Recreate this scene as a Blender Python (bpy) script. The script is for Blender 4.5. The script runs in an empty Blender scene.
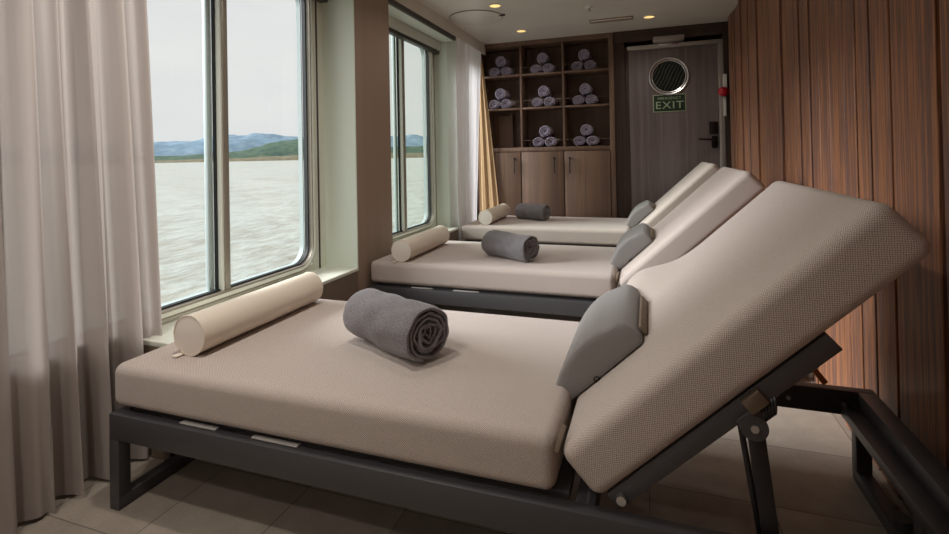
import bpy, bmesh, math, random
from mathutils import Vector, Matrix, noise
S = bpy.context.scene
C = S.collection
PI = math.pi
rnd = random.Random(7)

# ------------------------------------------------------------------ camera
yaw, pitch, roll, F, PY, CAMH = 0.332574, 0.009696, -0.0195754, 502.27, 149.79, 1.25
fw = Vector((-math.sin(yaw)*math.cos(pitch), math.cos(yaw)*math.cos(pitch), math.sin(pitch)))
r0 = Vector((math.cos(yaw), math.sin(yaw), 0)); u0 = r0.cross(fw)
rr = r0*math.cos(roll)+u0*math.sin(roll); uu = -r0*math.sin(roll)+u0*math.cos(roll)
cd = bpy.data.cameras.new('camera'); cam = bpy.data.objects.new('camera', cd); C.objects.link(cam)
M4 = Matrix((rr, uu, -fw)).transposed().to_4x4(); M4.translation = (0, 0, CAMH)
cam.matrix_world = M4
cd.sensor_width = 36; cd.lens = 36*F/949; cd.shift_y = (PY-267)/949; cd.clip_start = .05; cd.clip_end = 60000
S.camera = cam

# ------------------------------------------------------------------ view, world, sun
S.view_settings.view_transform = 'Standard'; S.view_settings.look = 'None'
S.view_settings.gamma = 1; S.view_settings.use_curve_mapping = False
S.view_settings.exposure = 0.0
S.cycles.use_denoising = True; S.cycles.max_bounces = 10; S.cycles.diffuse_bounces = 6
S.cycles.transparent_max_bounces = 12; S.cycles.sample_clamp_indirect = 6
S.cycles.caustics_reflective = False; S.cycles.caustics_refractive = False
W = bpy.data.worlds.new('overcast'); S.world = W; W.use_nodes = True
nt = W.node_tree; nt.nodes.clear()
wo = nt.nodes.new('ShaderNodeOutputWorld'); bg = nt.nodes.new('ShaderNodeBackground')
tc = nt.nodes.new('ShaderNodeTexCoord'); mp = nt.nodes.new('ShaderNodeMapping'); mp.inputs['Scale'].default_value = (1.2, 1.2, 4)
nz = nt.nodes.new('ShaderNodeTexNoise'); nz.inputs['Scale'].default_value = 1.6; nz.inputs['Detail'].default_value = 5
cr = nt.nodes.new('ShaderNodeValToRGB')
cr.color_ramp.elements[0].position = .3; cr.color_ramp.elements[0].color = (.76, .78, .79, 1)
cr.color_ramp.elements[1].position = .7; cr.color_ramp.elements[1].color = (.88, .87, .86, 1)
nt.links.new(tc.outputs['Generated'], mp.inputs['Vector']); nt.links.new(mp.outputs[0], nz.inputs['Vector'])
nt.links.new(nz.outputs[0], cr.inputs[0]); nt.links.new(cr.outputs[0], bg.inputs[0]); nt.links.new(bg.outputs[0], wo.inputs[0])
bg.inputs[1].default_value = 1.0
sl = bpy.data.lights.new('sun', 'SUN'); sl.energy = 8.5; sl.angle = math.radians(30); sl.color = (.97, .98, 1)
so = bpy.data.objects.new('sun', sl); C.objects.link(so)
so.rotation_euler = Vector((.84, .22, -.40)).to_track_quat('-Z', 'Y').to_euler()
LAMP_W = 34.0

# ------------------------------------------------------------------ helpers
def link(o, parent=None):
    C.objects.link(o)
    if parent is not None: o.parent = parent
    return o
def tag(o, label=None, cat=None, group=None, kind=None):
    if label: o['label'] = label
    if cat: o['category'] = cat
    if group: o['group'] = group
    if kind: o['kind'] = kind
    return o
def empty(name, loc, label=None, cat=None, group=None, kind=None, rz=0):
    o = bpy.data.objects.new(name, None); o.location = loc; o.rotation_euler.z = rz; o.empty_display_size = .05
    link(o); return tag(o, label, cat, group, kind)
def copy_tree(o, parent=None):
    c = o.copy(); C.objects.link(c)
    if parent is not None: c.parent = parent
    for ch in list(o.children): copy_tree(ch, c)
    return c
class MB:
    def __init__(s): s.b = bmesh.new()
    def box(s, x0, x1, y0, y1, z0, z1, bev=0, seg=2, mat=None):
        vs = [s.b.verts.new((x, y, z)) for x in (x0, x1) for y in (y0, y1) for z in (z0, z1)]
        f = [(0,1,3,2),(4,6,7,5),(0,4,5,1),(2,3,7,6),(0,2,6,4),(1,5,7,3)]
        fs = [s.b.faces.new([vs[i] for i in q]) for q in f]
        if bev:
            es = list({e for q in fs for e in q.edges})
            r = bmesh.ops.bevel(s.b, geom=es, offset=bev, segments=seg, affect='EDGES', profile=.5)
            vs = list({v for q in r['faces'] for v in q.verts} | {v for v in vs if v.is_valid})
        if mat is not None: bmesh.ops.transform(s.b, matrix=mat, verts=[v for v in vs if v.is_valid])
        return s
    def bar(s, p, q, w, h, bev=.003, up=(0, 1, 0)):
        """box from p to q, w across along `up`, h the other way"""
        p, q = Vector(p), Vector(q); d = (q-p); L = d.length; d.normalize(); a = Vector(up); a = (a-d*a.dot(d)).normalized(); b = d.cross(a)
        m = Matrix((d, a, b)).transposed().to_4x4(); m.translation = p
        return s.box(0, L, -w/2, w/2, -h/2, h/2, bev, 2, m)
    def cyl(s, p, q, r, n=20, r2=None, cap=True):
        p, q = Vector(p), Vector(q); d = (q-p); L = d.length; r2 = r if r2 is None else r2
        m = d.to_track_quat('Z', 'Y').to_matrix().to_4x4(); m.translation = (p+q)/2
        bmesh.ops.create_cone(s.b, cap_ends=cap, segments=n, radius1=r, radius2=r2, depth=L, matrix=m); return s
    def sphere(s, c, r, sc=(1, 1, 1)):
        m = Matrix.Translation(c) @ Matrix.Diagonal((*sc, 1)); bmesh.ops.create_uvsphere(s.b, u_segments=20, v_segments=12, radius=r, matrix=m); return s
    def torus(s, c, R, r, axis='Y', n=48, m=8, sx=1.0):
        g = []
        for i in range(n):
            a = 2*PI*i/n; row = []
            for j in range(m):
                b = 2*PI*j/m; k = R+r*math.cos(b)
                P = Vector((k*math.cos(a)*sx, r*math.sin(b), k*math.sin(a)))
                if axis == 'Z': P = Vector((P.x, P.z, P.y))
                if axis == 'X': P = Vector((P.y, P.x, P.z))
                row.append(s.b.verts.new(P+Vector(c)))
            g.append(row)
        for i in range(n):
            for j in range(m): s.b.faces.new((g[i][j], g[(i+1) % n][j], g[(i+1) % n][(j+1) % m], g[i][(j+1) % m]))
        return s
    def grid(s, fn, nu, nv, closeu=False):
        g = [[s.b.verts.new(fn(i/nu, j/nv)) for j in range(nv+1)] for i in range(nu+(0 if closeu else 1))]
        n = len(g)
        for i in range(nu):
            for j in range(nv):
                s.b.faces.new((g[i][j], g[(i+1) % n][j], g[(i+1) % n][j+1], g[i][j+1]))
        return g
    def build(s, name, mat, parent=None, smooth=True, org=(0, 0, 0), ang=40):
        bmesh.ops.recalc_face_normals(s.b, faces=s.b.faces)
        if org != (0, 0, 0): bmesh.ops.translate(s.b, verts=s.b.verts, vec=-Vector(org))
        me = bpy.data.meshes.new(name); s.b.to_mesh(me); s.b.free()
        o = bpy.data.objects.new(name, me); link(o, parent)
        for m in (mat if isinstance(mat, (list, tuple)) else [mat]): me.materials.append(m)
        if smooth:
            me.polygons.foreach_set('use_smooth', [True]*len(me.polygons))
            me.set_sharp_from_angle(angle=math.radians(ang))
        if parent is None: o.location = org
        return o
def struct(name, mb, mat, smooth=False):
    o = mb.build(name, mat, smooth=smooth); o['kind'] = 'structure'; return o

# ------------------------------------------------------------------ materials
def srgb(r, g, b):
    f = lambda c: ((c/255+.055)/1.055)**2.4 if c > 10 else c/255/12.92
    return (f(r), f(g), f(b), 1)
def mat(name, col, rough=.6, metal=0, spec=.5):
    m = bpy.data.materials.new(name); m.use_nodes = True; p = m.node_tree.nodes['Principled BSDF']
    p.inputs['Base Color'].default_value = col; p.inputs['Roughness'].default_value = rough; p.inputs['Metallic'].default_value = metal
    p.inputs['Specular IOR Level'].default_value = spec
    return m
def N(m, t, **k):
    n = m.node_tree.nodes.new(t)
    for a, b in k.items(): setattr(n, a, b)
    return n
def Lk(m, a, b): m.node_tree.links.new(a, b)
def P_(m): return m.node_tree.nodes['Principled BSDF']
def coords(m, scale=(1, 1, 1), rot=(0, 0, 0)):
    t = N(m, 'ShaderNodeTexCoord'); g = N(m, 'ShaderNodeMapping'); g.inputs['Scale'].default_value = scale; g.inputs['Rotation'].default_value = rot
    Lk(m, t.outputs['Object'], g.inputs['Vector']); return g.outputs[0]
def noise_n(m, vec, scale, detail=4, rough=.5):
    n = N(m, 'ShaderNodeTexNoise'); n.inputs['Scale'].default_value = scale; n.inputs['Detail'].default_value = detail; n.inputs['Roughness'].default_value = rough
    Lk(m, vec, n.inputs['Vector']); return n.outputs[0]
def ramp(m, fac, stops):
    n = N(m, 'ShaderNodeValToRGB'); e = n.color_ramp.elements
    while len(e) < len(stops): e.new(.5)
    for q, (p, c) in zip(e, stops): q.position = p; q.color = c
    Lk(m, fac, n.inputs[0]); return n.outputs[0]
def bump(m, h, strength=.3, dist=.002):
    b = N(m, 'ShaderNodeBump'); b.inputs['Strength'].default_value = strength; b.inputs['Distance'].default_value = dist
    Lk(m, h, b.inputs['Height']); Lk(m, b.outputs[0], P_(m).inputs['Normal'])
def math_n(m, op, a, b=None):
    n = N(m, 'ShaderNodeMath', operation=op)
    for i, v in enumerate((a, b)):
        if v is None: continue
        if isinstance(v, (int, float)): n.inputs[i].default_value = v
        else: Lk(m, v, n.inputs[i])
    return n.outputs[0]
def dot(m, vec, d):
    n = N(m, 'ShaderNodeVectorMath', operation='DOT_PRODUCT'); Lk(m, vec, n.inputs[0]); n.inputs[1].default_value = d; return n.outputs['Value']
def mixc(m, fac, a, b, mode='MIX'):
    n = N(m, 'ShaderNodeMix', data_type='RGBA', blend_type=mode)
    for sck, v in ((n.inputs[0], fac), (n.inputs[6], a), (n.inputs[7], b)):
        if hasattr(v, 'links'): Lk(m, v, sck)
        else: sck.default_value = v
    return n.outputs[2]

def weave(name, lo, hi, period, bs=.5, d1=(1, .35, 1), d2=(1, .9, -1), sheen=.2, uv=False):
    m = mat(name, hi, .92, 0, .15); v = coords(m)
    if uv: v = N(m, 'ShaderNodeTexCoord').outputs['UV']
    k = 2*PI/period
    wv = N(m, 'ShaderNodeVectorMath', operation='MULTIPLY_ADD'); nw = N(m, 'ShaderNodeTexNoise'); nw.inputs['Scale'].default_value = 60; Lk(m, v, nw.inputs['Vector']); Lk(m, nw.outputs['Color'], wv.inputs[0]); wv.inputs[1].default_value = (period*.8,)*3; Lk(m, v, wv.inputs[2]); v = wv.outputs[0]
    a = math_n(m, 'SINE', dot(m, v, tuple(k*q for q in d1))); b = math_n(m, 'SINE', dot(m, v, tuple(k*q for q in d2)))
    p = math_n(m, 'ADD', math_n(m, 'MULTIPLY', math_n(m, 'MULTIPLY', a, b), .5), .5)
    n = noise_n(m, v, 420, 2); f = math_n(m, 'ADD', math_n(m, 'MULTIPLY', p, .62), math_n(m, 'MULTIPLY', n, .38))
    c = ramp(m, f, [(.16, lo), (.62, hi)]); Lk(m, c, P_(m).inputs['Base Color']); bump(m, f, bs, .0025)
    P_(m).inputs['Sheen Weight'].default_value = sheen; return m
M_FAB = weave('woven_upholstery', srgb(112, 100, 94), srgb(210, 196, 188), .0068, .5, (1, .06, 0), (-.06, 1, 0), .2, True)
def towel_mat(name, lo, hi):
    m = mat(name, hi, .95, 0, .1); v = coords(m)
    a = noise_n(m, v, 260, 3, .7); b = noise_n(m, coords(m, (140, 30, 30)), 6, 2)
    f = math_n(m, 'ADD', math_n(m, 'MULTIPLY', a, .6), math_n(m, 'MULTIPLY', b, .4))
    Lk(m, ramp(m, f, [(.35, lo), (.65, hi)]), P_(m).inputs['Base Color']); bump(m, f, .7, .004); P_(m).inputs['Sheen Weight'].default_value = .3
    return m
M_TOW = towel_mat('grey_terry_towel', srgb(78, 75, 78), srgb(150, 145, 148))
M_TOW2 = towel_mat('lavender_terry_towel', srgb(128, 120, 142), srgb(186, 178, 198))
M_PIL = weave('grey_pillow_cloth', srgb(96, 93, 93), srgb(146, 142, 140), .0045, .3, (1, .2, 1), (.9, 1, -1))
M_BOL = mat('cream_leatherette', srgb(226, 214, 198), .42, 0, .4); bump(M_BOL, noise_n(M_BOL, coords(M_BOL), 300, 3), .12, .001)
M_TAB = mat('beige_webbing', srgb(122, 106, 90), .8)
M_FRM = mat('charcoal_powder_coat', srgb(74, 72, 74), .42, .2, .5); bump(M_FRM, noise_n(M_FRM, coords(M_FRM), 900, 2), .1, .0005)
M_BRK = mat('bracket_bronze', srgb(120, 106, 92), .4, .7)
M_SIL = mat('bright_bolt_steel', srgb(200, 200, 198), .3, .9)
M_CLIP = mat('pale_slat_clip', srgb(176, 172, 168), .5)
M_BRASS = mat('amber_strut', srgb(206, 130, 62), .4, .3)
M_SPR = mat('dark_spring_steel', srgb(64, 62, 64), .35, .8)
M_WHITE = mat('cream_white_paint', srgb(226, 228, 216), .28, 0, .5)
M_GREENW = mat('pale_green_white_paint', srgb(226, 234, 222), .3, 0, .5)
M_ALU = mat('grey_brown_window_metal', srgb(150, 142, 130), .38, .45); bump(M_ALU, noise_n(M_ALU, coords(M_ALU), 60, 4), .15, .002)
M_ALUO = mat('pale_outer_window_metal', srgb(190, 204, 204), .5, 0)
M_GASK = mat('black_rubber', srgb(26, 30, 32), .6)
M_BLIND = mat('blind_cassette_white', srgb(206, 208, 198), .5)
M_DTRIM = mat('dark_ceiling_trim', srgb(64, 58, 52), .5)
M_CHR = mat('brushed_chrome', srgb(206, 202, 200), .25, .9)
M_DMET = mat('dark_bronze_hardware', srgb(46, 40, 40), .35, .6)
M_RED = mat('red_plastic', srgb(190, 24, 44), .4)
M_PLW = mat('white_plastic', srgb(236, 232, 226), .4)

def ceiling_mat():
    m = mat('ceiling_panel_paint', srgb(226, 222, 212), .3, 0, .4); v = coords(m)
    n = noise_n(m, v, 2.0, 3); Lk(m, ramp(m, n, [(.3, srgb(216, 211, 202)), (.7, srgb(226, 222, 213))]), P_(m).inputs['Base Color'])
    sep = N(m, 'ShaderNodeSeparateXYZ'); Lk(m, v, sep.inputs[0])
    def ln(o, per, off):
        a = math_n(m, 'FRACT', math_n(m, 'DIVIDE', math_n(m, 'ADD', o, off), per)); return math_n(m, 'LESS_THAN', math_n(m, 'ABSOLUTE', math_n(m, 'SUBTRACT', a, .5)), .004/per)
    h = math_n(m, 'MAXIMUM', ln(sep.outputs[0], 1.2, .85), ln(sep.outputs[1], .6, .1))
    bump(m, math_n(m, 'MULTIPLY', h, -1), .5, .003); return m
M_CEIL = ceiling_mat()
def wood(name, cols, streak, fine, rough=.5, axis=2, extra_rnd=True, bs=.25):
    m = mat(name, cols[0], rough, 0, .35)
    sc = [streak]*3; sc[axis] = streak*.012
    v = coords(m, tuple(sc)); sc2 = [fine]*3; sc2[axis] = fine*.02; v2 = coords(m, tuple(sc2))
    a = noise_n(m, v, 1, 3, .55); b = noise_n(m, v2, 1, 3, .6)
    f = math_n(m, 'ADD', math_n(m, 'MULTIPLY', a, .65), math_n(m, 'MULTIPLY', b, .35))
    n = len(cols); c = ramp(m, f, [(.30+.40*i/(n-1), q) for i, q in enumerate(cols)])
    Lk(m, c, P_(m).inputs['Base Color']); bump(m, b, bs, .0015)
    return m
M_WALLW = wood('zebrano_wall_boards', [srgb(66, 46, 43), srgb(136, 94, 68), srgb(96, 73, 70), srgb(166, 111, 75), srgb(82, 59, 49), srgb(148, 104, 79)], 38, 170, .42)
M_GROOVE = mat('groove_backing_board', srgb(62, 44, 34), .6)  # plain dark board behind the gaps between wall boards
M_CAB = wood('walnut_cabinet_veneer', [srgb(84, 66, 57), srgb(124, 98, 80), srgb(102, 82, 72), srgb(132, 102, 80)], 14, 120, .5)
M_CABL = mat('light_shelf_edge', srgb(150, 130, 112), .5)
M_DARKW = wood('dark_frame_veneer', [srgb(58, 46, 40), srgb(80, 62, 54)], 14, 100, .5)
M_CABIN = wood('cabinet_back_veneer', [srgb(96, 78, 70), srgb(122, 100, 86)], 14, 100, .6)
M_DOOR = wood('grey_oak_door', [srgb(92, 82, 82), srgb(126, 114, 112), srgb(104, 93, 92), srgb(134, 120, 116)], 12, 110, .5)
M_DFR = mat('door_metal_edge', srgb(178, 170, 164), .45, .4)
M_PILR = wood('brown_pillar_laminate', [srgb(142, 122, 108), srgb(156, 134, 118)], 8, 60, .45, bs=.08)
M_LOWW = mat('taupe_lower_wall', srgb(120, 104, 90), .5)
M_REAR = mat('rear_wall_taupe', srgb(196, 188, 184), .6)
def floor_mat():
    m = mat('stone_tile_floor', srgb(150, 136, 122), .55, 0, .35)
    v = coords(m); sep = N(m, 'ShaderNodeSeparateXYZ'); Lk(m, v, sep.inputs[0])
    def cell(o, per, off):
        q = math_n(m, 'DIVIDE', math_n(m, 'SUBTRACT', o, off), per); fr = math_n(m, 'FRACT', math_n(m, 'ADD', q, 100)); fl = math_n(m, 'FLOOR', q)
        d = math_n(m, 'MINIMUM', fr, math_n(m, 'SUBTRACT', 1, fr)); return math_n(m, 'LESS_THAN', d, .0022/per), fl
    gx, fx = cell(sep.outputs[0], .407, -1.65); gy, fy = cell(sep.outputs[1], .405, 1.195)
    cb = N(m, 'ShaderNodeCombineXYZ'); Lk(m, fx, cb.inputs[0]); Lk(m, fy, cb.inputs[1])
    wn = N(m, 'ShaderNodeTexWhiteNoise'); Lk(m, cb.outputs[0], wn.inputs['Vector'])
    n1 = noise_n(m, v, 9, 6, .6); n2 = noise_n(m, v, 130, 3, .7)
    f = math_n(m, 'ADD', math_n(m, 'ADD', math_n(m, 'MULTIPLY', n1, .4), math_n(m, 'MULTIPLY', n2, .35)), math_n(m, 'MULTIPLY', wn.outputs['Value'], .25))
    c = ramp(m, f, [(.25, srgb(134, 123, 112)), (.75, srgb(182, 170, 157))])
    g = math_n(m, 'MAXIMUM', gx, gy); c2 = mixc(m, g, c, srgb(112, 104, 96))
    Lk(m, c2, P_(m).inputs['Base Color']); bump(m, math_n(m, 'SUBTRACT', f, g), .25, .002); return m
M_FLOOR = floor_mat()
def glass_mat(name, tint, refl=.06):
    m = bpy.data.materials.new(name); m.use_nodes = True; n = m.node_tree; n.nodes.clear()
    o = n.nodes.new('ShaderNodeOutputMaterial'); t = n.nodes.new('ShaderNodeBsdfTransparent'); g = n.nodes.new('ShaderNodeBsdfGlossy'); x = n.nodes.new('ShaderNodeMixShader')
    fr = n.nodes.new('ShaderNodeMath'); fr.operation = 'MULTIPLY_ADD'; pw_ = n.nodes.new('ShaderNodeMath'); pw_.operation = 'POWER'; lw = n.nodes.new('ShaderNodeLayerWeight'); lw.inputs[0].default_value = .5; n.links.new(lw.outputs['Facing'], pw_.inputs[0]); pw_.inputs[1].default_value = 5; n.links.new(pw_.outputs[0], fr.inputs[0]); fr.inputs[1].default_value = .5; fr.inputs[2].default_value = .03; g.inputs['Roughness'].default_value = .01; t.inputs[0].default_value = tint
    n.links.new(fr.outputs[0], x.inputs[0]); n.links.new(t.outputs[0], x.inputs[1]); n.links.new(g.outputs[0], x.inputs[2]); n.links.new(x.outputs[0], o.inputs[0]); return m
M_GL1 = glass_mat('clear_window_glass', (.99, 1, .995, 1)); M_GL2 = glass_mat('faintly_green_window_glass', (.92, .95, .915, 1))
def sheer_mat(name, col, tr, transp, weavec=False):
    m = bpy.data.materials.new(name); m.use_nodes = True; n = m.node_tree; n.nodes.clear()
    o = n.nodes.new('ShaderNodeOutputMaterial'); d = n.nodes.new('ShaderNodeBsdfDiffuse'); t = n.nodes.new('ShaderNodeBsdfTranslucent'); p = n.nodes.new('ShaderNodeBsdfTransparent')
    a = n.nodes.new('ShaderNodeMixShader'); b = n.nodes.new('ShaderNodeMixShader'); d.inputs[0].default_value = col; t.inputs[0].default_value = col
    a.inputs[0].default_value = tr; b.inputs[0].default_value = transp
    n.links.new(d.outputs[0], a.inputs[1]); n.links.new(t.outputs[0], a.inputs[2]); n.links.new(a.outputs[0], b.inputs[1]); n.links.new(p.outputs[0], b.inputs[2]); n.links.new(b.outputs[0], o.inputs[0]); return m
M_SHEER = sheer_mat('mauve_sheer_cloth', srgb(182, 172, 166), .2, .05)
M_SHEERW = sheer_mat('white_sheer_cloth', srgb(246, 243, 245), .3, .04)
M_LAMPTINT = sheer_mat('lamp_tinted_curtain_cloth', srgb(200, 168, 130), .25, 0)  # ochre stands for warm downlight falling on the cloth
def emis(name, col, st):
    m = bpy.data.materials.new(name); m.use_nodes = True; p = P_(m); p.inputs['Base Color'].default_value = col
    p.inputs['Emission Color'].default_value = col; p.inputs['Emission Strength'].default_value = st; return m
M_LAMP = emis('warm_lamp_lens', (1, .66, .25, 1), 1.1)

# ------------------------------------------------------------------ outside: sea and hills
SEA = -7.5
def sea_mat():
    m = mat('silty_sea_water', srgb(196, 196, 180), .28, 0, .4)
    v = coords(m, (.9, .42, 1), (0, 0, .25)); a = noise_n(m, v, .9, 5, .62); b = noise_n(m, v, .12, 4, .6)
    f = math_n(m, 'ADD', math_n(m, 'MULTIPLY', a, .6), math_n(m, 'MULTIPLY', b, .4))
    Lk(m, ramp(m, f, [(.36, srgb(140, 134, 118)), (.56, srgb(178, 184, 176))]), P_(m).inputs['Base Color']); bump(m, f, .55, 1.0); return m
mb = MB(); mb.grid(lambda u, v: Vector((-9000+8900*(1-(1-u)**3)*1.0+88, -6000+14000*v, SEA)), 40, 8)
sea = mb.build('sea', sea_mat(), smooth=False); sea['kind'] = 'structure'
def hill(name, m, x0, y0, x1, y1, depth, hfun, seed, nu=120, nv=14, z0=SEA-.5):
    a = Vector((x0, y0, 0)); b = Vector((x1, y1, 0)); d = (b-a).normalized(); n = Vector((d.y, -d.x, 0))
    if n.x > 0: n = -n
    mb = MB()
    def fn(u, v):
        p = a+(b-a)*u+n*depth*v
        h = hfun(u)*math.sin(min(1, v*1.15)*PI/2)**.9 if v < .87 else hfun(u)*(1-v)/.13
        h *= 1+.10*noise.fractal(Vector((p.x*.004+seed, p.y*.004, 0)), .8, 2, 4)
        return Vector((p.x, p.y, z0+max(0, h)))
    mb.grid(fn, nu, nv); return mb.build(name, m)
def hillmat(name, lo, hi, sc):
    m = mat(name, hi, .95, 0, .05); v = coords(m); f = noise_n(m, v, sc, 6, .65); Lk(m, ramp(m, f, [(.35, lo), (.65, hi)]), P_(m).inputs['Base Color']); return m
def camray(px, py, dist):
    d = rr*(px-474.5)/F-uu*(py-PY)/F+fw; d = d/math.hypot(d.x, d.y); return Vector((0, 0, CAMH))+d*dist
def interp(pts, x):
    if x <= pts[0][0]: return pts[0][1]
    for (a, b), (c, d) in zip(pts, pts[1:]):
        if x <= c: t = (x-a)/(c-a); t = t*t*(3-2*t); return b+(d-b)*t
    return pts[-1][1]
def ridge(name, m, pxa, pxb, dist, prof, depth, seed, label):
    A = camray(pxa, 160, dist); B = camray(pxb, 160, dist)
    L = (B-A)
    def hf(u):
        p = A+L*u; d = p-Vector((0, 0, CAMH)); px = 474.5+F*d.dot(rr)/d.dot(fw); hor = PY
        # height so the crest rises `prof` pixels over the eye line at this bearing
        z = (p-Vector((0, 0, 0))).to_2d().length+depth*.8
        pyv = interp(prof, px); q = camray(px, pyv, z)
        return max(4, q.z-SEA+.5)
    o = hill(name, m, A.x, A.y, B.x, B.y, depth, hf, seed); return tag(o, label, 'hill')
ridge('hill_range', hillmat('hazed_forest_far', srgb(108, 132, 150), srgb(136, 156, 170), .01), -60, 470, 5200,
      [(-60, 150), (100, 144), (152, 142), (180, 140), (205, 136.5), (240, 134.5), (262, 134.5), (300, 136.5), (360, 139), (405, 135.5), (428, 135), (470, 138)], 900, 3.1, 'long hill range far across the water, coloured blue-grey with haze')  # distance haze is mixed into this blue-grey hill colour
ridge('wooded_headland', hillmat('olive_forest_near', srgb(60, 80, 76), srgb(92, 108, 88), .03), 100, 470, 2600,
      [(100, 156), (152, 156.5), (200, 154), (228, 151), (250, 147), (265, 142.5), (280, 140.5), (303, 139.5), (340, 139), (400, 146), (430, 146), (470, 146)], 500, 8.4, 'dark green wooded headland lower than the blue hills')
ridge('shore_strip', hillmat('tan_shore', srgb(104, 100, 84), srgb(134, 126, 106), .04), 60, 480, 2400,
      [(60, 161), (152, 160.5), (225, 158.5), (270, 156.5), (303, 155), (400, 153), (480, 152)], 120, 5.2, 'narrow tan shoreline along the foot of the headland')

# ------------------------------------------------------------------ room shell
CZ = 2.625
struct('floor', MB().box(-2.4, 1.2, -2.3, 6.4, -.12, 0), M_FLOOR)
struct('ceiling', MB().box(-2.4, 1.2, -2.3, 6.4, CZ, CZ+.1), M_CEIL)
XW = -2.155
WIN = [(.98, 2.87), (3.60, 4.875), (5.24, 6.10)]   # metal frame outer extents along y
WZ0, WZ1 = .512, 2.46
mb = MB(); T = .05; e = .03
ys = [-2.3]+[q for a, b in WIN for q in (a+e, b-e)]+[6.4]
for i in range(0, len(ys), 2): mb.box(XW-T, XW, ys[i], ys[i+1], 0, CZ)
for a, b in WIN: mb.box(XW-T, XW, a+e, b-e, 0, WZ0+e-.004); mb.box(XW-T, XW, a+e, b-e, WZ1-e, CZ)
struct('wall_left', mb, M_WHITE)
def rrect(y0, y1, z0, z1, r, n=8):
    P = []
    for cy, cz, a0 in ((y1-r, z1-r, 0), (y0+r, z1-r, PI/2), (y0+r, z0+r, PI), (y1-r, z0+r, 1.5*PI)):
        for i in range(n+1): a = a0+PI/2*i/n; P.append((cy+r*math.cos(a), cz+r*math.sin(a)))
    return P
def ring(mb, O, I, x0, x1):
    n = len(O); q = [[mb.b.verts.new((x, *p)) for p in L] for x, L in ((x0, O), (x1, O), (x1, I), (x0, I))]
    for k in range(4):
        A, B = q[k], q[(k+1) % 4]
        for i in range(n): mb.b.faces.new((A[i], A[(i+1) % n], B[(i+1) % n], B[i]))
    return mb
for k, (a, b) in enumerate(WIN):
    w = empty('window_%d' % (k+1), (XW, (a+b)/2, WZ0), kind='structure'); org = (XW, (a+b)/2, WZ0)
    def bd(mbx, n, m, par=w): return mbx.build(n, m, par, org=org)
    fi = (a+.05, b-.038, WZ0+.040, WZ1-.05)
    fr = bd(ring(MB(), rrect(a, b, WZ0, WZ1, .16), rrect(*fi, .115), XW-.03, XW+.018), 'window_frame', M_ALU)
    bd(ring(MB(), rrect(a+.012, b-.012, WZ0+.012, WZ1-.012, .15), rrect(a+.03, b-.03, WZ0+.03, WZ1-.03, .135), XW+.018, XW+.026), 'inner_lip', M_WHITE)
    bd(ring(MB(), rrect(fi[0]-.004, fi[1]+.004, fi[2]-.004, fi[3]+.004, .118), rrect(fi[0]+.008, fi[1]-.008, fi[2]+.008, fi[3]-.008, .107), XW-.04, XW-.012), 'gasket', M_GASK)
    bd(ring(MB(), rrect(a+.035, b-.035, WZ0+.032, WZ1-.032, .12), rrect(fi[0]+.004, fi[1]-.004, fi[2]+.004, fi[3]-.02, .112), XW-.085, XW-.0525), 'outer_flange', M_ALUO)
    bd(MB().box(XW-.052, XW-.045, a+.02, b-.02, WZ0+.02, WZ1-.02), 'glass_pane', M_GL2 if k == 1 else M_GL1)
    ym = {0: 2.102, 1: 4.205, 2: 5.6}[k]
    bd(MB().box(XW-.030, XW+.012, ym-.002, ym+.034, fi[2]-.004, fi[3], .003), 'mullion', M_ALU)
    bd(MB().box(XW-.044, XW-.024, ym-.020, ym-.014, fi[2], fi[3]), 'mullion_gasket', M_GASK)
    bd(MB().box(XW-.028, XW+.004, ym-.013, ym-.0022, fi[2], fi[3]), 'mullion_edge', M_WHITE)
    bd(MB().box(XW-.08, XW-.0525, ym-.046, ym-.012, fi[2]-.02, fi[3]+.02, .004), 'outer_mullion', M_ALUO)
# thin dark seam and cover strip beside each window
for i, y in enumerate((2.925, 4.955)):
    struct('trim_%d' % (i+1), MB().box(XW, XW+.005, y-.006, y+.006, .49, 2.45), M_DTRIM)
# sill ledges, lower wall, pillars
XI = -1.9
mb = MB()
for a, b in ((1.56, 3.0), (3.5, 4.93)): mb.box(XW, XI+.004, a, b, .468, .49, .004)
struct('trim_5', mb, M_WHITE)
mb = MB()
for a, b in ((1.56, 3.0), (3.5, 4.93)): mb.box(XW, XI, a, b, 0, .468)
struct('wall_window_side_lower', mb, M_LOWW)
mb = MB(); mb.box(XI-.012, XI, 3.0, 3.5, 0, CZ); 
mb.box(XI-.012, XI, .78, .80, 0, CZ); 
struct('wall_pillar_face', mb, M_PILR)
mb = MB()
mb.box(XW, XI-.012, 3.0, 3.5, 0, CZ); mb.box(XW, -2.0, 4.95, 5.22, 0, CZ)
mb.box(XI-.014, XI+.0015, 2.994, 3.006, .47, 2.45)
struct('wall_pillar_core', mb, M_GREENW)
mb = MB()
for a, b in ((-2.3, 3.0), (3.5, 6.0)): mb.box(XI-.02, XI, a, b, 2.50, CZ)
struct('trim_6', mb, M_CEIL)
mb = MB()
for a, b in ((-2.3, 3.0), (3.5, 4.95)): mb.box(XW, XI-.02, a, b, 2.455, CZ)
struct('trim_7', mb, M_GREENW)
mb = MB()
for a, b in ((-2.3, 3.0), (3.5, 4.95)): mb.box(XI-.02, XI+.006, a, b, 2.458, 2.50)
struct('trim_8', mb, M_DTRIM)

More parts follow.
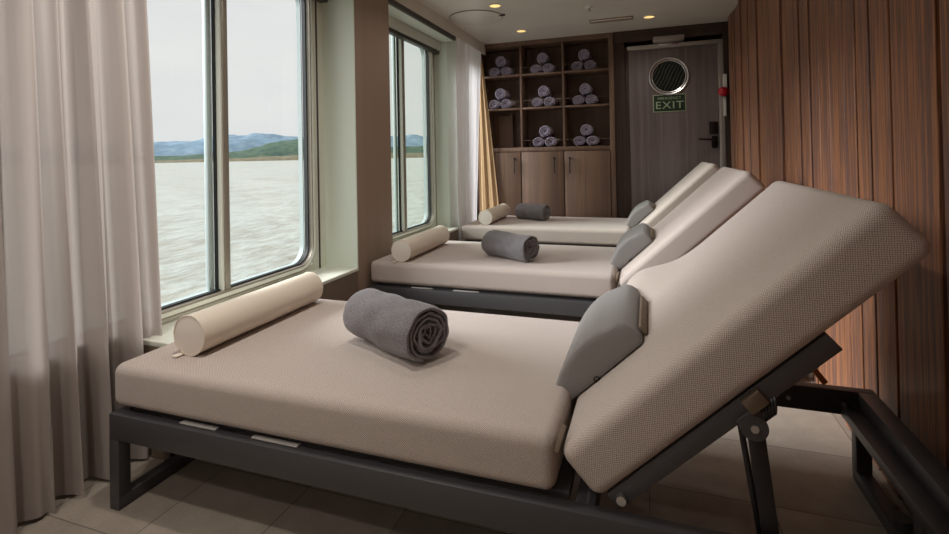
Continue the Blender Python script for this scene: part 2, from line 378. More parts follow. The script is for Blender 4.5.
# wood wall: boards of differing width standing at slightly differing depth
XR = .815
mb = MB(); gv = MB()
edges = [5.80]
while edges[-1] > 2.64: edges.append(round(edges[-1]-rnd.choice((.075, .09, .10, .12, .14)), 3))
edges[-1] = 2.60; edges += [2.475, 2.33, 2.165, 1.85, 1.60, 1.36, 1.05, .8, .5, .2, -.1, -.4, -.7, -1.0, -1.3, -1.6, -1.9, -2.3]
for i, (a, b) in enumerate(zip(edges, edges[1:])):
    g = .028 if a in (2.475, 2.165, 1.85) else rnd.choice((.004, .007, .011))
    off = rnd.choice((0, .007, .014)) if a > 2.5 else 0
    mb.box(XR+off, XR+.03, b+g/2, a-g/2, 0, CZ, .002, 1)
gv.box(XR+.03, XR+.12, -2.3, 5.80, 0, CZ)
struct('wall_right', mb, M_WALLW); struct('wall_right_backing', gv, M_GROOVE)
struct('wall_front', MB().box(-2.4, 1.2, -2.4, -2.3, 0, CZ), M_REAR)
struct('wall_back', MB().box(-2.3, 1.2, 6.30, 6.4, 0, CZ).box(.86, 1.2, 5.80, 6.30, 0, CZ), M_DARKW)
# panelling around the door
YF = 5.97
mb = MB(); mb.box(-.348, .86, YF+.01, 6.3, 2.50, CZ); mb.box(-.348, -.235, YF+.04, 6.3, 0, 2.50); mb.box(.79, .86, YF+.01, 6.3, 0, 2.50)
mb.box(-.348, .86, YF-.006, YF+.01, 2.60, CZ); mb.box(-.30, -.285, YF+.02, YF+.04, 0, 2.50)
struct('wall_door_surround', mb, M_DARKW)
YD = 6.03; dorg = (.28, YD, 0)
dr = empty('door_1', dorg, kind='structure')
def dbd(mbx, n, m, par=dr): return mbx.build(n, m, par, org=dorg)
mbp = MB()
# leaf with a round hole for the porthole
PXc, PZc, PR = .238, 2.085, .205
gdoor = []
O = []
for i in range(64):
    a = 2*PI*i/64; c, s_ = math.cos(a), math.sin(a)
    tx = ((.735-PXc)/c if c > 0 else (-.190-PXc)/c) if abs(c) > 1e-6 else 1e9
    tz = ((2.40-PZc)/s_ if s_ > 0 else (.02-PZc)/s_) if abs(s_) > 1e-6 else 1e9
    t = min(tx, tz); O.append((PXc+c*t, PZc+s_*t))
import itertools
# add exact corners
pts = O[:]
for cx_, cz_ in ((.735, 2.40), (-.190, 2.40), (-.190, .02), (.735, .02)):
    k = min(range(64), key=lambda i: (pts[i][0]-cx_)**2+(pts[i][1]-cz_)**2); pts[k] = (cx_, cz_)
I = [(PXc+PR*.92*math.cos(2*PI*i/64), PZc+PR*.92*math.sin(2*PI*i/64)) for i in range(64)]
q = [[mbp.b.verts.new((x, y, z)) for x, z in L] for y, L in ((YD, pts), (YD+.04, pts), (YD+.04, I), (YD, I))]
for k in range(4):
    for i in range(64): mbp.b.faces.new((q[k][i], q[k][(i+1) % 64], q[(k+1) % 4][(i+1) % 64], q[(k+1) % 4][i]))
dbd(mbp, 'door_leaf', M_DOOR)
dbd(MB().box(-.20, .79, YD-.035, YD+.04, 2.405, 2.45, .003).box(.738, .79, YD-.035, YD+.04, 0, 2.405, .003), 'door_frame', M_DFR)
dbd(MB().box(-.235, -.193, YD-.002, YD+.04, 0, 2.45, .002), 'hinge_jamb', M_DARKW)
M_PORT = mat('dark_porthole_glass', srgb(16, 20, 18), .12, 0, .5)
_w = N(M_PORT, 'ShaderNodeTexWave'); _w.inputs['Scale'].default_value = 9; _w.inputs['Distortion'].default_value = 3; _w.inputs['Detail Scale'].default_value = .6
Lk(M_PORT, coords(M_PORT, (1, 1, 1), (0, -.45, 0)), _w.inputs['Vector']); Lk(M_PORT, ramp(M_PORT, _w.outputs['Fac'], [(.6, srgb(14, 18, 16)), (1, srgb(66, 74, 68))]), P_(M_PORT).inputs['Base Color'])
ph = dbd(MB().torus((PXc, YD-.006, PZc), PR-.003, .015), 'porthole_ring', M_CHR)
dbd(MB().torus((PXc, YD-.002, PZc), PR-.028, .008), 'inner_ring', M_CHR, ph)
dbd(MB().cyl((PXc, YD+.012, PZc), (PXc, YD+.02, PZc), PR-.02, 48), 'porthole_glass', M_PORT, ph)
dbd(MB().box(.634, .722, YD-.02, YD, 1.425, 1.56, .006), 'card_reader', M_DMET)
hn = dbd(MB().box(.655, .715, YD-.014, YD, 1.27, 1.405, .02, 4), 'handle_plate', M_DMET)
dbd(MB().cyl((.685, YD-.014, 1.36), (.685, YD-.07, 1.36), .011).cyl((.695, YD-.065, 1.36), (.535, YD-.065, 1.372), .011).sphere((.535, YD-.065, 1.372), .012), 'lever_handle', M_DMET, hn)
dbd(MB().box(.08, .40, YF-.05, YD+.0, 2.462, 2.52, .006).box(.10, .38, YF-.07, YF-.05, 2.468, 2.50, .004), 'door_closer', M_DFR)
dbd(MB().box(.13, .34, YD-.045, YD-.035, 2.428, 2.452, .003), 'closer_plate', M_CHR)
# exit sign
def text_mesh(txt, size, name, m, parent, loc, sx=1.0, ext=.0012):
    cu = bpy.data.curves.new('lettering', 'FONT'); cu.body = txt; cu.size = size; cu.align_x = 'CENTER'; cu.align_y = 'CENTER'; cu.extrude = ext; cu.offset = size*.004; cu.space_character = 1.12
    t = bpy.data.objects.new('lettering', cu); C.objects.link(t); dg = bpy.context.evaluated_depsgraph_get(); dg.update()
    me = bpy.data.meshes.new_from_object(t.evaluated_get(dg)); bpy.data.objects.remove(t)
    me.transform(Matrix.Diagonal((sx, 1, 1, 1))); me.transform(Matrix.Rotation(PI/2, 4, 'X')); me.materials.clear(); me.materials.append(m)
    o = bpy.data.objects.new(name, me); o.location = loc; link(o, parent); return o
sg = empty('exit_sign', (.236, YD-.001, 1.785), 'green emergency exit sign with pale lettering below the round door window', 'sign')
M_SGN = mat('sign_dark_green', srgb(20, 44, 26), .5); M_LUM = mat('sign_pale_green', srgb(168, 184, 152), .5)
MB().box(-.172, .172, -.006, 0, -.098, .098, .002).build('sign_plate', M_LUM, sg)
MB().box(-.163, .163, -.008, -.0058, -.089, .089).build('sign_face', M_SGN, sg)
text_mesh('EMERGENCY', .040, 'small_lettering', M_LUM, sg, (0, -.0085, .054))
text_mesh('EXIT', .116, 'large_lettering', M_LUM, sg, (0, -.0085, -.026), 1.15)
# wall plate with red ball right of the door
cp = empty('call_point', (.80, 5.955, 1.85), 'white wall strip with a red round button beside the door', 'button')
MB().box(-.028, .012, -.02, 0.0, .06, .21, .004).box(-.028, .0, -.02, 0.0, -.24, -.03, .004).build('wall_strip', M_PLW, cp)
MB().sphere((-.03, -.045, .02), .05, (1.1, .8, 1)).build('red_button', M_RED, cp)
MB().box(-.012, .0, -.04, 0, -.01, .05).build('button_stem', M_PLW, cp)

# ------------------------------------------------------------------ ceiling fittings
def downlight(x, y, label):
    o = empty('ceiling_light', (x, y, CZ), label, 'light', 'recessed ceiling downlights')
    MB().torus((0, 0, -.003), .055, .007, 'Z', 32).build('light_rim', M_CEIL, o)
    MB().cyl((0, 0, -.006), (0, 0, 0), .052, 28).build('light_lens', M_LAMP, o)
    l = bpy.data.lights.new('downlight', 'SPOT'); l.energy = LAMP_W*(1.25 if y < 0 else .3 if y > 3 else .5 if y > 2 else 1.5); l.color = (1, .945, .87); l.spot_size = math.radians(150); l.spot_blend = 1; l.shadow_soft_size = .05
    lo = bpy.data.objects.new('downlight', l); lo.location = (0, 0, -.06); link(lo, o); return o
downlight(-1.305, 4.44, 'round downlight nearer the camera in the window-side pair of the ceiling')
downlight(-1.31, 5.47, 'round downlight just in front of the towel shelves')
downlight(.04, 5.42, 'round downlight in front of the exit door')
for i, (x, y) in enumerate([(-1.31, 3.41), (-1.31, 2.38), (-1.31, 1.35), (-1.31, .32), (-1.31, -.7), (-1.31, -1.73), (.04, 4.39)]):  # unseen lamps carrying on the row; those behind the camera added as frontal fill
    downlight(x, y, 'unseen round downlight assumed in the ceiling out of the picture')
rp = empty('ceiling_disc', (-1.60, 4.76, CZ), 'large pale round ceiling access disc with a dark rim beside the curtain', 'ceiling panel')
MB().cyl((0, 0, -.008), (0, 0, 0), .26, 64).build('disc_panel', M_CEIL, rp)
MB().torus((0, 0, -.003), .266, .004, 'Z', 72).build('disc_rim', M_ALU, rp)
MB().box(.24, .30, -.012, .012, -.014, 0, .003).build('disc_catch', M_DMET, rp)
vt = empty('ceiling_vent', (-.33, 5.38, CZ), 'narrow pale rectangular vent set in the ceiling near the shelves', 'vent')
MB().box(-.22, .22, -.06, .06, -.012, 0, .003).build('vent_plate', M_CABL, vt)
MB().box(-.20, .20, -.065, -.05, -.02, -.012, .002).build('vent_lip', M_PLW, vt)
sp = empty('sprinkler', (-.50, 4.84, CZ), 'small metal sprinkler head on the ceiling', 'sprinkler')
MB().cyl((0, 0, -.01), (0, 0, 0), .035, 20).build('sprinkler_rose', M_PLW, sp)
MB().cyl((0, 0, -.035), (0, 0, -.01), .010, 14).cyl((0, 0, -.038), (0, 0, -.035), .02, 14).build('sprinkler_head', M_SIL, sp)

# ------------------------------------------------------------------ roller blinds
for (a, b, txt) in ((1.62, 2.985, 'white roller blind cassette above the nearer large window'), (3.515, 4.985, 'white roller blind cassette above the farther window')):
    o = empty('roller_blind', (-2.10, (a+b)/2, 2.30), txt, 'blind'); L = (b-a)/2
    MB().box(-.052, .04, -L, L, .065, .154, .012, 3).build('cassette', M_BLIND, o)
    MB().box(-.045, .015, -L+.01, L-.012, .03, .0648, .004).build('bottom_bar', M_DTRIM, o)
    MB().box(-.052, .045, L, L+.012, .05, .154, .003).build('side_cap', M_BLIND, o)
    MB().box(-.052, .045, -L-.012, -L, .05, .154, .003).build('side_cap', M_BLIND, o)

# ------------------------------------------------------------------ curtains
def curtain(name, mtl, y0, y1, zt, fx, amp, nf, label, cat='curtain', hemm=None, xc=-2.0, top=None, seed=1, par=None, zb=.012, pinch=.55, nu=220):
    ph = [rnd.uniform(0, 6.28) for _ in range(6)]
    def fn(u, v):
        z = zb+(zt-zb)*v; k = 1-v
        w = amp*(pinch+(1-pinch)*k**.8)
        t = u*nf*2*PI
        x = w*(math.sin(t+ph[0]+.5*k)+.45*math.sin(1.73*t+ph[1]-.9*k)+.28*math.sin(2.9*t+ph[2]+1.4*k))
        y = y0(k)+(y1(k)-y0(k))*u+w*.35*math.sin(t*1.31+ph[3]+.7*k)*(math.sin(PI*u)**.5 if 0 < u < 1 else 0)
        return Vector((fx(k)+x, y, z+(.004*math.sin(t) if v == 0 else 0)))
    mb = MB(); mb.grid(fn, nu, 40); o = mb.build(name, mtl, par, org=(xc, (y0(1)+y1(1))/2, 0), ang=180)
    hb = MB(); hb.grid(lambda u, v: fn(u, v*.022)+Vector((.0015, 0, 0)), nu, 2)
    h = hb.build('hem', hemm or mtl, o, org=(xc, (y0(1)+y1(1))/2, 0), ang=180)
    return tag(o, label, cat)
curtain('curtain', M_SHEER, lambda k: .30, lambda k: 1.575+.13*k, 2.30+.148, lambda k: -2.035-.03*k, -.0+.050, 12, 'floor-length mauve sheer curtain with deep folds at the left edge, before the large window', seed=3)
curtain('curtain', M_SHEERW, lambda k: 4.955+.01*k, lambda k: 5.80-.35*k, 2.498, lambda k: -1.900, .014, 6, 'white sheer curtain hanging between the farther window and the towel shelves', xc=-1.845, seed=4, zb=.012, nu=140)
gm = MB()  # added strip beside the sheer, its colour carries the lamp's warm light
def lamp_tint_fn(u, v):
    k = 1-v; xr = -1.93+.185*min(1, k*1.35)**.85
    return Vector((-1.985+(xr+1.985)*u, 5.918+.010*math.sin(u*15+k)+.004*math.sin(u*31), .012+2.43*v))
gm.grid(lamp_tint_fn, 60, 36); tag(gm.build('curtain', M_LAMPTINT, org=(-1.9, 5.918, 0), ang=180), 'narrow added curtain edge beside the white sheer, warm downlight put into its ochre colour', 'curtain')

# ------------------------------------------------------------------ shelf and cupboard wall unit
cb = empty('shelf_cabinet', (-1.1, YF, 0), 'built-in walnut cabinet with open towel cubbies above and cupboard doors below', 'cabinet')
co = (-1.1, YF, 0)
def cbd(mbx, n, m, par=cb): return mbx.build(n, m, par, org=co)
CX0, CX1 = -2.0, -.352; D = .33
DV = [-1.450, -.935]; SH = [2.21, 1.80]; B0 = 1.325; ZT = 2.575
cbd(MB().box(CX0-.02, CX0+.02, YF, YF+D, 0, CZ-.002).box(CX1-.056, CX1, YF, YF+D, 0, CZ-.002, .002).box(CX0+.02, CX1-.056, YF, YF+D, ZT, CZ-.002).box(CX0+.02, CX1-.056, YF, YF+D, B0-.05, B0, .002), 'carcass', M_CAB)
cbd(MB().box(CX0+.02, CX1-.056, YF+D-.02, YF+D-.005, 0.05, ZT), 'back_panel', M_CABIN)
for x in DV: cbd(MB().box(x-.011, x+.011, YF+.002, YF+D-.02, B0, ZT, .001), 'divider', M_CAB)
xs = [CX0+.02, DV[0], DV[1], CX1-.056]
for z in SH:
    for a, b in zip(xs, xs[1:]): cbd(MB().box(a+.011, b-.011, YF+.004, YF+D-.02, z-.011, z+.011, .001), 'shelf', M_CAB)
cbd(MB().box(CX0+.02, CX1-.056, YF+.03, YF+D-.02, 0, .06), 'plinth', M_DARKW)
for (a, b), hx in zip(((CX0+.02, -1.462), (-1.456, -.944), (-.938, CX1-.06)), (-1.54, -1.052, -.872)):
    dd = cbd(MB().box(a+.003, b-.003, YF-.018, YF, .06, B0-.056, .003), 'cupboard_door', M_CAB)
    cbd(MB().cyl((hx, YF-.018, 1.19), (hx, YF-.04, 1.19), .012, 16).cyl((hx, YF-.04, 1.195), (hx, YF-.04, 1.02), .006, 10).sphere((hx, YF-.04, 1.02), .008), 'handle', M_DMET, dd)
for zi, z in enumerate((2.216, 1.811, B0)):
    for a, b in list(zip(xs, xs[1:]))[(0 if zi < 2 else 1):]:
        cbd(MB().cyl((a+.0, YF+.02, z+.085), (b, YF+.02, z+.085), .003, 8), 'retaining_rod', M_BRK)
cbd(MB().box(-1.80, -1.62, YF+D-.10, YF+D-.08, B0, 1.74, .002, 2), 'loose_panel', M_CABIN)

# rolled towels -----------------------------------------------------
def spiral_roll(R, L, turns, tk, nper=34, ny=14, sq=.94, amp=.002, tail=0, seed=0, tilt=0):
    """towel rolled round the y axis, bottom at z=0, centred on y"""
    b = bmesh.new(); n = int(turns*nper); pitch = (R-.008)/turns; secs = []
    prof = [(0, .0), (.02, .6), (.05, .92), (.10, 1)] 
    vsy = [-.5, -.488, -.47, -.44]+[(-.44+.88*j/ny) for j in range(1, ny)]+[.44, .47, .488, .5]
    def th(v):
        d = min(v+.5, .5-v); return interp([(0, .45), (.02, .8), (.06, 1)], d)
    for i in range(n+1):
        t = i/n; a = 2*PI*turns*t-PI*.62-2*PI*turns; r = .008+(R-.008-tk*.5)*t
        extra = Vector((0, 0, 0))
        rowo, rowi = [], []
        for v in vsy:
            k = th(v); wob = amp*noise.noise(Vector((math.cos(a)*2+seed, math.sin(a)*2+t*turns, v*5)))*2
            skew = .018*noise.noise(Vector((t*6, seed, 1)))*(1 if abs(v) > .42 else .6)
            y = L*v+skew*(1 if v > 0 else -1)*(.3+t) + (.010*(1-t) if v < 0 else -.010*(1-t))
            for row, s in ((rowo, 1), (rowi, -1)):
                q = r+wob+s*tk*.5*k; rowv = Vector((q*math.cos(a), y, q*math.sin(a)*sq)); row.append(b.verts.new(rowv))
        secs.append((rowo, rowi))
    if tail:
        a = -PI*.62; base = secs[-1]
        for s in range(1, 7):
            ro, ri = [], []
            for j, v in enumerate(vsy):
                po = base[0][j].co; pi_ = base[1][j].co
                dx = tail*s/6; tgt = -(R-tk*.5)*sq-0.0
                f = s/6
                zo = po.z+(tgt+tk*.35-po.z)*min(1, f*1.5); zi_ = pi_.z+(tgt-tk*.15-pi_.z)*min(1, f*1.5)
                ro.append(b.verts.new((po.x+dx, po.y, zi_))); ri.append(b.verts.new((pi_.x+dx, pi_.y, zo)))
            secs.append((ro, ri))
    for s in range(len(secs)-1):
        for k in (0, 1):
            A, B = secs[s][k], secs[s+1][k]
            for j in range(len(vsy)-1): b.faces.new((A[j], B[j], B[j+1], A[j+1]))
        for j in (0, -1): b.faces.new((secs[s][0][j], secs[s][1][j], secs[s+1][1][j], secs[s+1][0][j]))
    for e_ in (0, -1):
        for j in range(len(vsy)-1): b.faces.new((secs[e_][0][j], secs[e_][0][j+1], secs[e_][1][j+1], secs[e_][1][j]))
    zmin = min(v.co.z for v in b.verts); bmesh.ops.translate(b, verts=b.verts, vec=(0, 0, -zmin))
    mb = MB(); mb.b.free(); mb.b = b; return mb
def towel_obj(mb, name, m, loc, rz, label, group=None):
    o = mb.build(name, m, ang=60); o.location = loc; o.rotation_euler.z = rz; return tag(o, label, 'towel', group)
tw0 = None
rows = {0: ('top', 2.216), 1: ('middle', 1.811), 2: ('bottom', B0)}; cols = {0: 'left', 1: 'middle', 2: 'right'}
ccx = {0: -1.72, 1: -1.19, 2: -.685}
for r_ in range(3):
    for c_ in range(3):
        if r_ == 2 and c_ == 0: continue
        z = rows[r_][1]; cx = ccx[c_]+rnd.uniform(-.015, .015)
        spot = 'centre cubby' if (r_ == 1 and c_ == 1) else '%s-row %s cubby' % (rows[r_][0], cols[c_])
        for nm, dx, dz in (('lower left roll', -.076, .0), ('lower right roll', .076, .0), ('upper roll', .005, .120)):
            sc = (1.02, 1, .84) if dz == 0 else (.98, 1, .98)
            lab = 'lavender towel, %s of three, in the %s' % (nm, spot)
            if tw0 is None:
                tw0 = o = towel_obj(spiral_roll(.077, .27, 3.2, .019, 20, 6, 1, .002, 0, 3), 'rolled_towel', M_TOW2, (0, 0, 0), 0, lab, 'lavender towels rolled in the cubbies')
            else:
                o = tw0.copy(); C.objects.link(o); o['label'] = lab
            o.location = (cx+dx, YF+.185, z+dz); o.scale = sc
# grey towels on the beds
def big_towel(x, y, ang, R, L, seed, label, turns=5.2):
    o = towel_obj(spiral_roll(R, L, turns, .0165*R/.1, 40, 16, .95, .0055, .0, seed), 'rolled_towel', M_TOW, (x, y, .5105), ang, label, 'grey towels on the daybeds'); return o
big_towel(-.940, 1.735, math.radians(65), .108, .42, 11, 'large charcoal rolled towel on the nearest daybed')
big_towel(-.94, 3.46, math.radians(61), .098, .40, 23, 'grey rolled towel on the middle daybed')
big_towel(-1.235, 5.55, math.radians(66), .096, .38, 31, 'grey rolled towel on the farthest daybed by the cupboards')

# ------------------------------------------------------------------ daybeds
BO = Vector((-.55, 1.775, 0)); B = tuple(BO)
P0 = Vector((-.142, 0, .356)); DR = Vector((.7307, 0, .6827)); NR = Vector((-.6827, 0, .7307)); BL, BT = .990, .148
def bk(s, n, y): return P0+DR*s+NR*n+Vector((0, y, 0))
def rounded_block(mb, fn, L, Wd, T, r, nl=26, nw=20, nt=5, bulge=0):
    """soft block param (0..L, 0..Wd, 0..T) mapped through fn; rounded edges radius r"""
    b = bmesh.new(); bmesh.ops.create_cube(b, size=1)
    arc = [r-r*math.tan(math.radians(a)) for a in (45, 36, 27, 18, 9, 0)]
    cs = []
    for D_, n in ((L, nl), (Wd, nw), (T, nt)): cs.append(arc+[r+(D_-2*r)*j/n for j in range(1, n)]+[D_-q for q in reversed(arc)])
    for ax, n in enumerate(len(q)-1 for q in cs):
        es = [e_ for e_ in b.edges if abs((e_.verts[0].co-e_.verts[1].co)[ax]) > .9/1 and abs((e_.verts[0].co-e_.verts[1].co).length-abs((e_.verts[0].co-e_.verts[1].co)[ax])) < 1e-5]
        bmesh.ops.subdivide_edges(b, edges=es, cuts=n-1, use_grid_fill=True)
    dims = (L, Wd, T); uvl = b.loops.layers.uv.new('UVMap'); key = {}
    for v in b.verts:
        v_ = v; c = [cs[i][int(round((v.co[i]+.5)*(len(cs[i])-1)))] for i in range(3)]
        key[v] = tuple(c)
        core = [min(max(q, r), d-r) for q, d in zip(c, dims)]; dv = Vector([a-b_ for a, b_ in zip(c, core)])
        if dv.length > 0:
            m_ = max(abs(q) for q in dv); dv = dv.normalized()*m_
        q = Vector(core)+dv
        if bulge:
            u = q[0]/L; w = q[1]/Wd; q[2] += bulge*(max(0, math.sin(PI*u))*max(0, math.sin(PI*w)))**.5*(1 if q[2] > T*.5 else 0)
        v.co = fn(q)
    for f_ in b.faces:
        ks = [key[v] for v in f_.verts]; ax = [i for i in range(3) if len({k_[i] for k_ in ks}) == 1][0]; a_, b_ = [(1, 2), (0, 2), (0, 1)][ax]
        for l_, k_ in zip(f_.loops, ks): l_[uvl].uv = (k_[a_], k_[b_]+.1*ax)
    me = bpy.data.meshes.new('tmp'); b.to_mesh(me); b.free(); mb.b.from_mesh(me); bpy.data.meshes.remove(me); return mb
def make_bed(first):
    o = empty('daybed', B)
    def bd(mbx, n, m, par=None): return mbx.build(n, m, par or o, org=B)
    yn, yf = 1.286, 2.27
    bd(MB().box(-1.862, .775, yn, yn+.042, .25, .341, .003).box(-1.862, .775, yf-.042, yf, .25, .341, .003)
       .box(-1.862, -1.815, yn+.042, yf-.042, .25, .341, .003).box(.715, .775, yn+.042, yf-.042, .25, .341, .003)
       .box(.66, .715, yn+.042, yf-.042, .25, .285, .002).box(-.20, -.15, yn+.042, yf-.042, .26, .335, .002), 'frame', M_FRM)
    bd(MB().box(-1.862, -1.815, yn, yn+.045, .045, .25, .002).box(-1.862, -1.815, yf-.045, yf, .045, .25, .002).box(-1.862, -1.815, yn, yf, 0, .045, .002), 'leg_loop', M_FRM)
    bd(MB().box(.705, .755, yn, yn+.045, .045, .25, .002).box(.705, .755, yf-.045, yf, .045, .25, .002).box(.705, .755, 1.75, 1.80, .045, .25, .002).box(.705, .755, yn, yf, 0, .045, .002), 'leg_loop', M_FRM)
    bd(MB().box(-1.81, -.215, yn+.05, yf-.05, .335, .356, .003), 'mattress_platform', M_FRM)
    for a, b_ in ((-1.55, -1.39), (-1.24, -1.06)): bd(MB().box(a, b_, yn+.022, yn+.042, .3412, .346, .002), 'slat_clip', M_CLIP)
    bd(rounded_block(MB(), lambda q: Vector((-1.872+q[0], 1.302+q[1], .356+q[2])), 1.625, .953, .154, .034, 20, 14, 2), 'mattress', M_FAB)
    def bf(q):
        s, y, n = q[0], q[1]+1.31, q[2]
        if first:
            w_ = max(0, min(1, (y-1.98)/.20)); g = math.exp(-((s-.31)/.13)**2)*w_*w_*(3-2*w_)
            n += .076*g*max(0, n/BT)
        return bk(s, n, y)
    bd(MB().bar((-.226, 1.345, .525), (-.245, 1.318, .465), .012, .005, .001, (1, 0, 0)), 'edge_flap', M_TAB)
    bd(rounded_block(MB(), bf, BL, .945, BT, .034, 26, 18, 2), 'back_cushion', M_FAB)
    br = MB()
    for y in (1.345, 2.215):
        br.bar(bk(.03, -.024, y), bk(.70, -.024, y), .04, .046)
    br.bar(bk(.67, -.024, 1.33), bk(.67, -.024, 2.23), .04, .03, up=(0, 0, 1)); br.bar(bk(.12, -.03, 1.33), bk(.12, -.03, 2.23), .04, .03, up=(0, 0, 1))
    bd(br, 'backrest_frame', M_FRM)
    for y, sgn in ((1.345, -1), (2.215, 1)):
        pv = bk(.055, -.028, y)
        bd(MB().cyl(pv+Vector((0, -.032, 0)), pv+Vector((0, .032, 0)), .012, 16), 'pivot_bolt', M_SIL)
        c = bk(.432, -.068, y)
        hb = bd(MB().cyl(c+Vector((0, -.028, 0)), c+Vector((0, .028, 0)), .030, 28).bar(bk(.41, -.048, y), bk(.47, -.048, y), .050, .028), 'hinge_bracket', M_FRM)
        bd(MB().bar(bk(.452, -.022, y-.026), bk(.502, -.022, y-.026), .03, .036), 'clamp_plate', M_BRK, hb)
        spm = MB()
        for i in range(5): spm.torus(bk(.47+.008*i, -.058, y), .026, .0038, 'X', 20, 6)
        bd(spm, 'spring', M_SPR, hb)
        bd(MB().cyl(c+Vector((0, -.034, 0)), c+Vector((0, .034, 0)), .009, 12), 'bracket_bolt', M_SIL, hb)
        foot = Vector((c.x+.035, y, .30))
        bd(MB().bar(c+Vector((.004, -.016, -.01)), foot+Vector((0, -.016, 0)), .006, .038).bar(c+Vector((-.026, .012, 0)), foot+Vector((-.018, .012, 0)), .010, .014).cyl(foot+Vector((-.02, -.02, 0.01)), foot+Vector((-.02, .02, .01)), .008, 10), 'prop_leg', M_SPR)
    bd(MB().bar((.535, 2.245, .465), (.618, 2.245, .355), .022, .022, .004), 'strut', M_BRASS)
    for x in (.52, .70): bd(MB().cyl((x-.03, yf-.042, .29), (x-.03, yf-.048, .29), .008, 12), 'frame_bolt', M_SIL)
    bd(MB().cyl((.735, 1.95, .045), (.735, 1.95, .075), .028, 20), 'levelling_foot', M_FRM)
    return o
beds = [('long daybed nearest the camera with taupe woven mattress and raised back', 0), ('middle daybed of the three with taupe mattress and raised back', 1.82), ('farthest daybed, in front of the cupboards and door', 3.62)]
b1 = make_bed(True); tag(b1, beds[0][0], 'daybed', 'daybeds in a row')
b2 = make_bed(False); b2.location = BO+Vector((-.012, beds[1][1], 0)); tag(b2, beds[1][0], 'daybed', 'daybeds in a row')
b3 = copy_tree(b2); b3.location = BO+Vector((.0, beds[2][1], 0)); b3['label'] = beds[2][0]
def lengthen(bed, d):
    for p in bed.children:
        k = p.name.split('.')[0]
        if k == 'mattress': q = (1.625+d)/1.625; p.scale.x = q; p.location.x += 1.322*(q-1)
        elif k in ('back_cushion', 'backrest_frame', 'pivot_bolt', 'hinge_bracket', 'prop_leg', 'strut', 'edge_flap'): p.location.x += d
lengthen(b2, .055); lengthen(b3, .070)

# bolsters ------------------------------------------------------------
M_CAPC = mat('cream_end_cloth', srgb(232, 222, 212), .7)
def make_bolster():
    L, R = .72, .076; o = empty('bolster', (0, 0, 0))
    mb = MB(); pr = [(-L/2, R*.0), (-L/2-.004, R*.5), (-L/2-.002, R*.9), (-L/2+.004, R*.985)]
    def fn(u, v):
        a = 2*PI*u; y = -L/2+L*v; k = R*(1+.0045*math.sin(a*3+v*9)*math.sin(PI*v)); return Vector((k*math.cos(a), y, R+k*math.sin(a)))
    mb.grid(fn, 40, 24, True)
    mb.build('bolster_cover', M_BOL, o)
    for s in (-1, 1):
        e_ = MB()
        e_.grid(lambda u, v: Vector((R*.985*max(v, .02)*math.cos(2*PI*u), s*(L/2+.008*(1-v**2)), R+R*.985*max(v, .02)*math.sin(2*PI*u))), 36, 6, True)
        c = e_.build('end_cap', M_CAPC, o)
        MB().torus((0, s*L/2, R), R*.985, .0032, 'Y', 44, 6).build('piping', M_BOL, c)
    MB().box(-.052, -.027, -L/2-.034, -L/2+.004, .001, .006, .001).build('pull_tab', M_BOL, o)
    return o
bo = make_bolster(); bo.location = (-1.655, 1.805, .511); tag(bo, 'cream bolster cushion on the nearest daybed by the window', 'bolster', 'bolsters at the window ends')
for dy, x, lab in ((3.52, -1.65, 'cream bolster cushion on the middle daybed by the window'), (5.38, -1.63, 'cream bolster cushion on the farthest daybed beside the white curtain')):
    c = copy_tree(bo); c.location = (x, dy, .511); c['label'] = lab
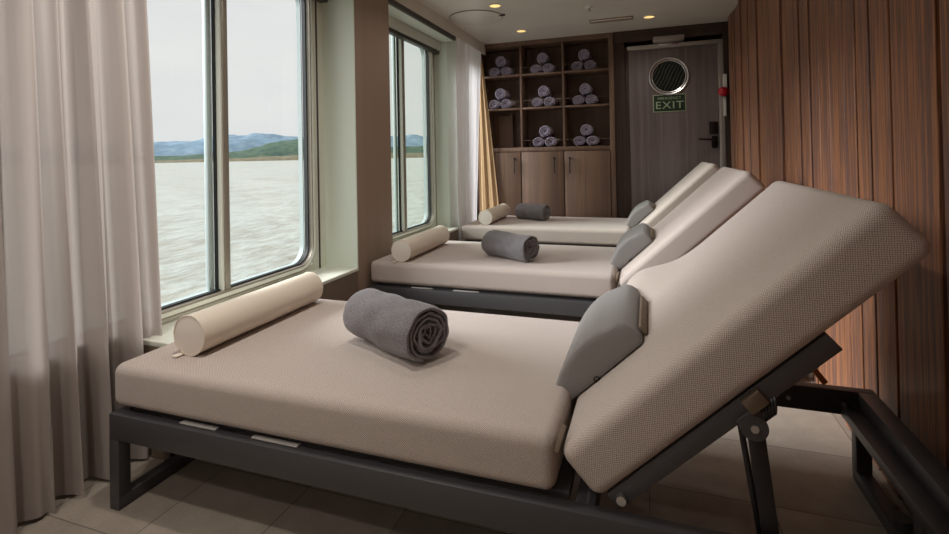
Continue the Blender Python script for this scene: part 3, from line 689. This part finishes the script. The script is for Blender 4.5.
# head pillows ----------------------------------------------------------
def make_pillow():
    o = empty('head_pillow', (0, 0, 0)); mb = MB(); Cc, Hh, Lp = .375, .145, .50
    prof = []
    for i in range(15): prof.append((Cc*i/14, .004))
    for (s, n) in [(1.012, .02), (1.012, .060), (.995, .088), (.955, .112), (.86, .122), (.76, .138), (.64, .145), (.52, .142), (.40, .130), (.28, .110), (.17, .083), (.08, .052), (.02, .026), (-.008, .012)]: prof.append((Cc*s, n))
    prof = [(q[0], q[1]*.80 if q[1] > .01 else q[1]) for q in prof]; n = len(prof); cen = (Cc*.5, .05)
    def fn(u, v):
        i = int(round(u*n)) % n; s, h = prof[i]; d = min(v, 1-v)*Lp
        k = 1-.05*(1-min(1, d/.012))**2
        s = cen[0]+(s-cen[0])*k; h = (h-.004)*k+.004+.0*(1-k)
        y = v*Lp
        return Vector((s, y, h))
    vs = [0, .004, .010, .018, .03, .06]+[.06+.88*j/16 for j in range(1, 16)]+[.94, .97, .982, .99, .996, 1]
    g = [[mb.b.verts.new(fn(i/n, v)) for v in vs] for i in range(n)]
    for i in range(n):
        for j in range(len(vs)-1): mb.b.faces.new((g[i][j], g[(i+1) % n][j], g[(i+1) % n][j+1], g[i][j+1]))
    for j, s in ((0, -1), (-1, 1)):
        prev = [g[i][j] for i in range(n)]
        for kk, off in ((.96, .002), (.7, .004), (.35, .005)):
            cur = [mb.b.verts.new((cen[0]+(g[i][j].co.x-cen[0])*kk, g[i][j].co.y+s*off, .055+(g[i][j].co.z-.055)*kk)) for i in range(n)]
            for i in range(n): mb.b.faces.new((prev[i], prev[(i+1) % n], cur[(i+1) % n], cur[i]))
            prev = cur
        mb.b.faces.new(prev)
    mb.build('pillow_body', M_PIL, o, ang=55)
    MB().box(Cc*1.02, Cc*1.02+.012, .05, Lp-.10, .003, .034, .004).box(Cc*.93, Cc*1.0, .06, Lp-.11, .0015, .0055, .001).build('strap', M_TAB, o)
    MB().box(-.01, .06, .0, .03, -.0004, .0035, .001).build('lower_strap', M_TAB, o)
    MB().torus((Cc*.5, -.002, .006), .008, .0025, 'Y', 14, 6).build('zip_pull', M_DMET, o)
    return o
def place_pillow(o, y, s=-.0, dx=0):
    base = P0+DR*s+NR*(BT+.001)+Vector((dx, 0, 0)); R_ = Matrix((DR, Vector((0, 1, 0)), NR)).transposed().to_4x4()
    R_.translation = (base.x, y, base.z); o.matrix_world = R_
pw = make_pillow(); place_pillow(pw, 1.60, -.075); tag(pw, 'grey half-round head pillow strapped on the nearest raised back', 'pillow', 'grey head pillows')
for y, lab in ((3.42, 'grey head pillow on the raised back of the middle daybed'), (5.25, 'small-looking grey head pillow on the farthest daybed before the door')):
    c = copy_tree(pw); place_pillow(c, y, -.075, .043 if y < 4 else .070); c['label'] = lab
